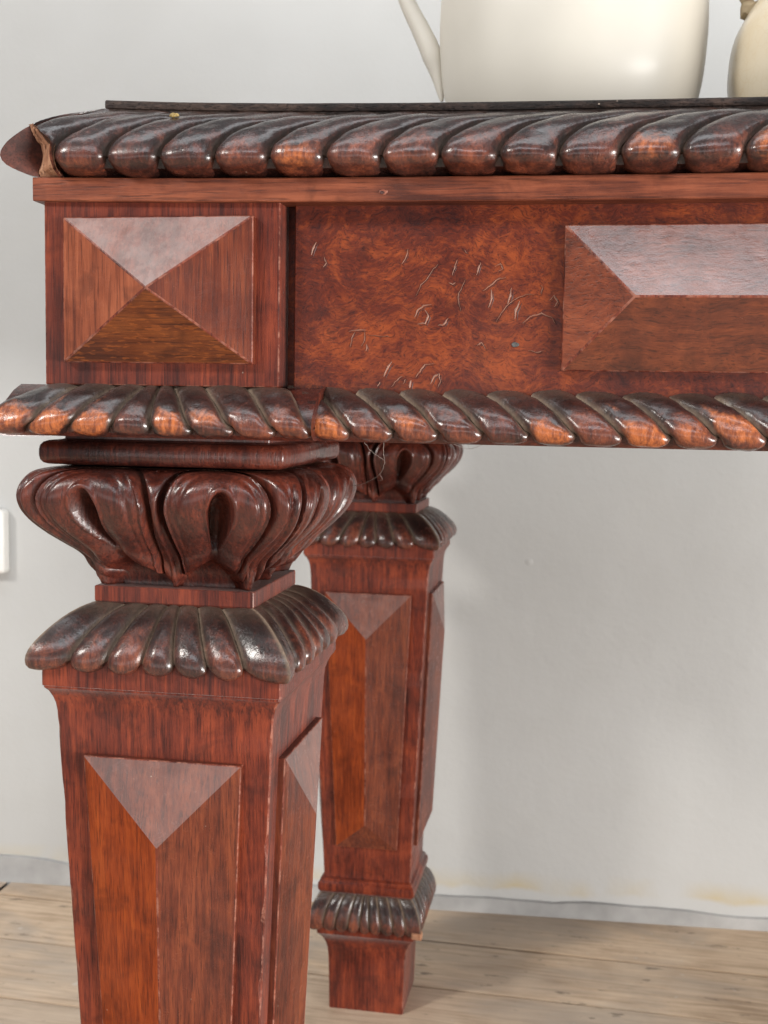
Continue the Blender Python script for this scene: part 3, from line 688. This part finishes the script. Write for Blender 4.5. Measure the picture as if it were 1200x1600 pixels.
foot = [(0.0444, 0.0), (0.0447, 0.002), (0.0455, 0.040), (0.0462, 0.066), (0.0472, 0.076), (0.0490, 0.083), (0.0520, 0.090), (0.0560, 0.0955), (0.0580, 0.0975), (0.0582, 0.1100), (0.040, 0.120)]
mb = MB(); sqlathe(mb, foot, 0.0010, 0.0006, seed=4); foot_me = mb.mesh('foot', [W_FRAME, W_EDGE], 40)

# carved leaf capital
CP = [(0.0465, 0.6096), (0.0468, 0.6140), (0.0500, 0.6225), (0.0560, 0.6300), (0.0640, 0.6370), (0.0715, 0.6440), (0.0782, 0.6520), (0.0822, 0.6600), (0.0836, 0.6680), (0.0815, 0.6760), (0.0760, 0.6815), (0.0640, 0.6838)]
def sst(a, b, x):
    t = max(0.0, min(1.0, (x-a)/(b-a))); return t*t*(3-2*t)
def leaf_h(a, q):
    """relief in metres over the capital face; a in -1..1 across, q 0..1 bottom..top"""
    s = abs(a)
    h = 0.0; dust = 0.0
    # folded leaf around an eye
    ax = 0.47 + 0.02*(1-q)
    px = (s-ax)
    qc = 0.62
    up = max(0, q-qc); dn = max(0, qc-q)
    wid = max(0.030, 0.088*(1-min(1, dn/0.40)**1.4))
    r = math.hypot(px/wid, up/0.140)
    ef = sst(0.26, 0.46, q)
    eye = (1-sst(0.70, 1.06, r))*ef
    wl = (0.415 if px < 0 else 0.36) - 0.14*dn
    R = math.hypot(px/wl, up/0.36)
    roll = max(0, 1-((R-0.56)/0.45)**2)**0.8 if R < 1.01 else 0
    h += 0.0068*roll + 0.0024*math.exp(-((R-0.945)/0.030)**2) - 0.0013*math.exp(-((R-0.74)/0.05)**2)*sst(0.15, 0.4, q)
    lip = math.exp(-((r-1.14)/0.16)**2)*ef
    h += 0.0016*lip
    h -= 0.0150*eye*(wid/0.088)**0.8
    # sharp groove round the loop
    gv = math.exp(-((R-1.03)/0.040)**2)
    h -= 0.0070*gv
    # outer band running up to the corner behind the loop
    if px > 0:
        ob = max(0, 1-((R-1.24)/0.19)**2) if 1.05 < R < 1.43 else 0
        h += 0.0040*ob
    # narrow rib between the two leaves, opening into a pocket at the top
    gr = 0
    wr_ = 0.030+0.085*sst(0.62, 0.95, q)
    rib = max(0, 1-(s/wr_)**2)
    h += 0.0026*rib*sst(0.02, 0.2, q)*(1-0.8*sst(0.70, 0.85, q))
    if s < 0.07 and 0.78 < q < 0.93: h -= 0.0045*(1-(s/0.07))*sst(0.78, 0.86, q)*(1-sst(0.905, 0.93, q))
    # corner leaf edge
    h += 0.0022*sst(0.88, 0.97, s)
    # lower contour of the leaves: tips at the centre and near the corners, notch under the eye
    n = abs(s-0.48)
    qb = 0.215*max(0, 1-(n/0.46))**0.75 if n < 0.46 else 0.0
    low = 1-sst(qb-0.012, qb+0.012, q)
    curl = math.exp(-((q-qb-0.07)/0.06)**2)
    h += 0.0022*curl*(1-low)
    h = h*(1-low) - 0.0060*low
    h *= 1-sst(0.94, 1.0, q)*0.9
    hollow = max(gv, eye*0.6, gr*0.6)  # groove and eye mask, feeds the dust channel
    return h, hollow
mb = MB()
NA, NQ = 300, 110
for k in range(4):
    c, s = [(1, 0), (0, 1), (-1, 0), (0, -1)][k]
    def pt(u, v, c=c, s=s):
        a = -1+2*u; h0, z = interp(CP, v); d, _ = leaf_h(a, v)
        # hug corners: relief fades at the mitre so that faces meet
        rr = 1-0.040*sst(0.86, 1.0, abs(a))
        H = (h0*rr+d); lx, ly = a*(h0*rr*1.0+d), -H
        return (lx*c-ly*s, lx*s+ly*c, z)
    def mk(u, v):
        d, sh = leaf_h(-1+2*u, v)
        return (max(0, min(0.22, 0.16*(d-0.003)/0.004)), 0.06*sh + 0.2*sst(0.93, 1.0, v))
    mb.grid(pt, NA, NQ, 0, mk)
cap_me = mb.mesh('leaf_capital', W_CARVE2, 50)

def collar_meshes(prof, nlob, depth, scallop, seed, mats):
    rr = random.Random(seed); out = []
    gb = [-1+2*i/nlob for i in range(nlob+1)]
    for i in range(1, nlob): gb[i] += rr.uniform(-0.012, 0.012)
    for i in range(nlob):
        mb = MB(); am = rr.uniform(0.9, 1.1); wr = rr.choice((0.1, 0.2, 0.3, 0.5)); rn = rr.uniform(0.6, 1.0); sd = rr.uniform(0, 50)
        first, last = i == 0, i == nlob-1
        def pt(u, t, i=i):
            h, z = interp(prof, t); nh, nz = pnormal(prof, t)
            g = gb[i]+(gb[i+1]-gb[i])*u
            e = 1+0.35*(1-t); gg = math.copysign(abs(g)**e, g)
            uu = u
            if first: uu = 0.42+0.58*u
            if last: uu = 0.58*u
            d = depth*am*(0.35+0.65*t**0.6)*(lobe(uu, 2.0)-1)
            d += 0.0004*noise.noise(Vector((g*30+sd, t*6, sd)))*(0 if (first and u == 0) or (last and u == 1) else 1)
            if (first and u == 0) or (last and u == 1): d = depth*0.35*(0.35+0.65*t**0.6)*(lobe(0.42, 2.0)-1)
            H = h+nh*d
            zz = z+nz*d
            tb = max(0, (t-0.72)/0.28)
            zz += scallop*tb*(1-lobe(uu, 2.0))
            H -= 0.3*scallop*tb*(1-lobe(uu, 2.0))
            return (gg*H, -H, zz)
        def mk(u, t):
            c = lobe(u)
            return (wr*max(0, 1-abs(t-.75)/.28)*max(0, c-.3)*1.2, min(1, 0.6*(1-c)**2.6*(1-max(0, t-.6)*2)+0.22*max(0, 1-t/.3)), rn*max(0, min(1, (t-.25)/.4))*(.3+.7*c))
        mb.grid(pt, 10, 20, 0, mk, flip=True)
        out.append(mb.mesh('gadroon', mats, 70))
    return out
C1 = [(0.0490, 0.6000), (0.0571, 0.5972), (0.0659, 0.5912), (0.0748, 0.5822), (0.0805, 0.5740), (0.0822, 0.5672), (0.0808, 0.5625), (0.0770, 0.5605), (0.0745, 0.5605)]
C2 = [(0.0500, 0.1490), (0.0545, 0.1465), (0.0600, 0.1400), (0.0645, 0.1300), (0.0672, 0.1190), (0.0672, 0.1110), (0.0650, 0.1055), (0.0615, 0.1030), (0.0580, 0.1030)]
col1 = collar_meshes(C1, 7, 0.0062, 0.0045, 31, W_CARVE)
col2 = collar_meshes(C2, 9, 0.0042, 0.0040, 37, W_CARVE)
def joined(meshes, name, mat, sides):
    mb = MB()
    for sd in sides:
        c, s = math.cos(sd), math.sin(sd)
        for me in meshes:
            vs = [v.co for v in me.vertices]
            mb.add([(v.x*c-v.y*s, v.x*s+v.y*c, v.z) for v in vs], [tuple(p.vertices) for p in me.polygons])
    return mb.mesh(name, mat, 70)
rest1 = joined(col1, 'gadroon_collar', W_CARVE, (PI, -PI/2)); rest2 = joined(col2, 'gadroon_collar', W_CARVE, (PI, -PI/2))
full1 = joined(col1, 'gadroon_collar', W_CARVE, (0, PI/2, PI, -PI/2)); full2 = joined(col2, 'gadroon_collar', W_CARVE, (0, PI/2, PI, -PI/2))
P = lambda a, z, out: (a, -(hs(z)+out), z)
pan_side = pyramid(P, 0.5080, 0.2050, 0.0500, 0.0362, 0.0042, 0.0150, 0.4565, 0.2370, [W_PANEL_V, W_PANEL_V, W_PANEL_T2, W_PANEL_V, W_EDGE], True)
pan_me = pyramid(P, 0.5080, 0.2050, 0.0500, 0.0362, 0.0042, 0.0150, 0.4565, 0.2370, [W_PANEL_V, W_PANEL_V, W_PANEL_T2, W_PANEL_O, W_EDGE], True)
for lx, ly in ((0, 0), (0, DEP), (TL, 0), (TL, DEP)):
    leg = obj('leg', shaft_me, table, Vector((lx, ly, 0))+OFF)
    obj('cap_block', capb_me, leg); obj('bead_moulding', bead_me, leg); obj('foot', foot_me, leg); obj('leaf_capital', cap_me, leg)
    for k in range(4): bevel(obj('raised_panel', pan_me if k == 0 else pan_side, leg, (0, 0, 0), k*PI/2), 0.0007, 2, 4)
    if lx == 0 and ly > 0:
        mb = MB(); mb.box((0.0565, -0.0688, 0.1045), (0.0688, -0.0570, 0.1125))
        mb.v = [(x+0.0014*noise.noise(Vector((x*300, z*300, 1))), y+0.0010*noise.noise(Vector((z*300, x*200, 4))), z+0.0012*noise.noise(Vector((y*300, x*300, 8)))) for x, y, z in mb.v]
        o = bevel(obj('chipped_corner', mb.mesh('chipped_corner', W_RAW), leg), 0.0012, 2); o['label'] = 'pale raw wood at the chipped corner of the foot collar'
    if lx == 0:
        for k in range(2):
            for me in col1: obj('gadroon', me, leg, (0, 0, 0), k*PI/2)
            for me in col2: obj('gadroon', me, leg, (0, 0, 0), k*PI/2)
        obj('gadroon_collar', rest1, leg); obj('gadroon_collar', rest2, leg)
    else:
        obj('gadroon_collar', full1, leg); obj('gadroon_collar', full2, leg)

# ------------------------------------------------------------------ jugs on the table
TZ = 0.8965
def lathe(mb, prof, n=64, mod=None, mat=0):
    m = len(prof)
    vs = []
    for i in range(n):
        a = 2*PI*i/n
        for r, z in prof:
            k = mod(a, z) if mod else 1
            vs.append((r*k*math.cos(a), r*k*math.sin(a), z))
    fs = [(i*m+j, ((i+1) % n)*m+j, ((i+1) % n)*m+j+1, i*m+j+1) for i in range(n) for j in range(m-1)]
    mb.add(vs, fs, mat)
def tube(mb, pts, radii, n=14, flat=1.0, mat=0):
    rings = []
    pv = [Vector(p) for p in pts]
    for i, p in enumerate(pv):
        t = (pv[min(i+1, len(pv)-1)]-pv[max(i-1, 0)]).normalized()
        b = Vector((0, 1, 0)); nrm = t.cross(b).normalized(); b = nrm.cross(t).normalized()
        r = radii[i]; rings.append([p+nrm*r*flat*math.cos(2*PI*k/n)+b*r*math.sin(2*PI*k/n) for k in range(n)])
    vs = [v for r in rings for v in r]
    fs = [(i*n+k, i*n+(k+1) % n, (i+1)*n+(k+1) % n, (i+1)*n+k) for i in range(len(pts)-1) for k in range(n)]
    fs += [tuple(reversed(range(n))), tuple((len(pts)-1)*n+k for k in range(n))]
    mb.add(vs, fs, mat)
def smoothpts(ctrl, n):
    out = []
    m = len(ctrl)-1
    for i in range(n+1):
        f = i/n*m; a = min(int(f), m-1); k = f-a
        p0, p1, p2, p3 = ctrl[max(0, a-1)], ctrl[a], ctrl[a+1], ctrl[min(m, a+2)]
        out.append(tuple(0.5*(2*p1[d]+(p2[d]-p0[d])*k+(2*p0[d]-5*p1[d]+4*p2[d]-p3[d])*k*k+(3*p1[d]-p0[d]-3*p2[d]+p3[d])*k**3) for d in range(len(p1))))
    return out
JX, JY = 0.2195, 0.30
jug = empty('white_jug', (JX, JY, TZ)); tag(jug, 'large plain white ironstone jug with loop handle standing on the table top', 'jug')
mb = MB()
bp_ = smoothpts([(0.000, 0.004), (0.066, 0.004), (0.072, 0.0), (0.074, 0.006), (0.070, 0.014), (0.078, 0.030), (0.094, 0.056), (0.1035, 0.084), (0.1075, 0.115), (0.1085, 0.150), (0.105, 0.190), (0.096, 0.230), (0.086, 0.262), (0.084, 0.285), (0.090, 0.305), (0.0935, 0.312), (0.090, 0.312), (0.080, 0.285), (0.092, 0.23), (0.102, 0.15), (0.09, 0.06), (0.0, 0.02)], 88)
def jmod(a, z):
    k = 1+0.012*math.cos(8*a)*min(1, max(0, (z-0.01)/0.05))
    sp = max(0, math.cos(a))**10*max(0, (z-0.24)/0.08)
    return k+0.35*sp*sp + 0.012*max(0, math.cos(a-0.25))**24
lathe(mb, bp_, 120, jmod)
obj('body', mb.mesh('body', M_WHITE, 50), jug)
mb = MB()
hp = smoothpts([(-0.1075, 0, 0.084), (-0.1115, 0, 0.104), (-0.1175, 0, 0.124), (-0.1265, 0, 0.143), (-0.1370, 0, 0.163), (-0.1460, 0, 0.186), (-0.1520, 0, 0.215), (-0.152, 0, 0.250), (-0.138, 0, 0.280), (-0.108, 0, 0.297), (-0.084, 0, 0.292)], 50)
tube(mb, hp, [0.0015+0.0075*min(1, i/9) if i <= 12 else max(0.0066, 0.0090-0.0002*(i-12)) for i in range(51)], 16, 0.95)
obj('handle', mb.mesh('handle', M_WHITE, 50), jug)
pot = empty('cream_pot', (0.4415, 0.30, TZ)); tag(pot, 'cream crackle-glazed stoneware pot with rough clay lug, cut off by the right edge', 'pot')
mb = MB()
pp_ = smoothpts([(0.0, 0.003), (0.058, 0.003), (0.062, 0.0), (0.066, 0.010), (0.083, 0.045), (0.093, 0.078), (0.0945, 0.100), (0.091, 0.125), (0.078, 0.150), (0.064, 0.166), (0.056, 0.182), (0.055, 0.21), (0.062, 0.225), (0.058, 0.225), (0.05, 0.2), (0.06, 0.16), (0.085, 0.1), (0.0, 0.02)], 72)
lathe(mb, pp_, 72); obj('body', mb.mesh('body', M_CREAM, 50), pot)
mb = MB()
lp = smoothpts([(-0.068, 0, 0.146), (-0.080, 0, 0.150), (-0.082, 0, 0.162), (-0.078, 0, 0.176), (-0.076, 0, 0.195), (-0.070, 0, 0.212), (-0.056, 0, 0.216)], 24)
tube(mb, lp, [0.007+0.003*math.sin(i*1.9)*0.5+0.002*math.sin(i*.7) for i in range(25)], 14)
for i, v in enumerate(mb.v): 
    n_ = noise.noise(Vector(v)*160)*0.0022; mb.v[i] = (v[0]+n_, v[1]+n_, v[2]+n_)
obj('lug_handle', mb.mesh('lug_handle', M_CLAY, 50), pot)

# ------------------------------------------------------------------ socket on the wall, cobwebs, husk
SX = 0.0103
sock = empty('wall_switch', WALL_O+Vector((math.cos(WA)*SX, math.sin(WA)*SX, 0.514)), WA)
tag(sock, 'white plastic switch plate on the plaster wall, cut off by the left edge', 'switch')
mb = MB(); mb.box((-0.140, -0.024, -0.0465), (0, 0.001, 0.0465)); bevel(obj('box', mb.mesh('box', M_PLATE, 40), sock), 0.006, 4)
mb = MB(); mb.box((-0.135, -0.0255, -0.0400), (-0.0075, -0.0232, 0.0400)); bevel(obj('plate', mb.mesh('plate', M_PLATE), sock), 0.001, 2)
for i, x in enumerate((-0.014, -0.085)):
    mb = MB(); mb.box((x-0.016, -0.0285, 0.012), (x, -0.0250, 0.034)); bevel(obj('rocker', mb.mesh('rocker', M_SWITCH), sock), 0.001, 2)
    mb = MB(); mb.box((x-0.008, -0.0262, -0.004), (x+0.002, -0.0252, 0.003)); obj('mark', mb.mesh('mark', M_YEL), sock)

def strand(name, pts, r, label):
    mb = MB(); sp2 = smoothpts(pts, len(pts)*6)
    sp2 = [(x+0.0006*noise.noise(Vector((i*.9, 1, r*1e5))), y, z+0.0006*noise.noise(Vector((i*.8, 7, r*1e5)))) for i, (x, y, z) in enumerate(sp2)]
    tube(mb, sp2, [r*(0.7+0.8*abs(noise.noise(Vector((i*.7, 3, 0))))) for i in range(len(sp2))], 5)
    return mb
mb = strand('a', [(0.1310, -0.060, 0.7035), (0.1272, -0.040, 0.695), (0.1235, -0.015, 0.688), (0.1150, 0.015, 0.679), (0.1000, 0.040, 0.671), (0.0850, 0.055, 0.667)], 0.00022, '')
b2 = strand('b', [(0.1185, -0.060, 0.7032), (0.1210, -0.045, 0.696), (0.1245, -0.022, 0.690)], 0.00012, ''); mb.add(b2.v, b2.f)
b2 = strand('c', [(0.1150, 0.015, 0.679), (0.1165, 0.018, 0.6755), (0.1130, 0.022, 0.6742)], 0.00013, ''); mb.add(b2.v, b2.f)
tag(obj('cobweb', mb.mesh('cobweb', M_WEB, 60)), 'dusty cobweb strand hanging from rope moulding beside the front leg capital', 'cobweb')
mb = strand('d', [(0.170, -0.070, 0.7035), (0.176, -0.069, 0.7010), (0.1815, -0.069, 0.6998), (0.187, -0.070, 0.7015), (0.193, -0.070, 0.7040)], 0.00016, '')
b2 = strand('e', [(0.176, -0.069, 0.7010), (0.180, -0.069, 0.7025), (0.1815, -0.069, 0.6998)], 0.00010, ''); mb.add(b2.v, b2.f)
tag(obj('cobweb', mb.mesh('cobweb', M_WEB, 60)), 'short cobweb loop under the rope moulding right of the rear leg', 'cobweb')

hx, hz_ = 0.002, 0.8905
husk = empty('dead_insect', (0.0062, -0.0665, 0.8868)); tag(husk, 'tiny dried yellowish insect husk lying on the upper gadroon moulding', 'insect')
mb = MB(); tube(mb, smoothpts([(-0.0028, 0, 0.0006), (-0.001, 0, 0.0012), (0.001, 0, 0.0013), (0.0030, 0, 0.0010)], 8), [.0002, .0008, .0012, .0014, .0012, .0009, .0011, .0008, .0002], 8); obj('body', mb.mesh('body', M_INSECT, 60), husk)
for i in range(4):
    mb = MB(); a = -0.6+i*0.5; tube(mb, [(0, 0, 0.001), (0.0022*math.cos(a)-.001, -0.0016, 0.0016), (0.0042*math.cos(a+.3)-.002, -0.0026, -0.0004)], [.0002, .00016, .0001], 5); obj('leg', mb.mesh('leg', M_INSECT, 60), husk)
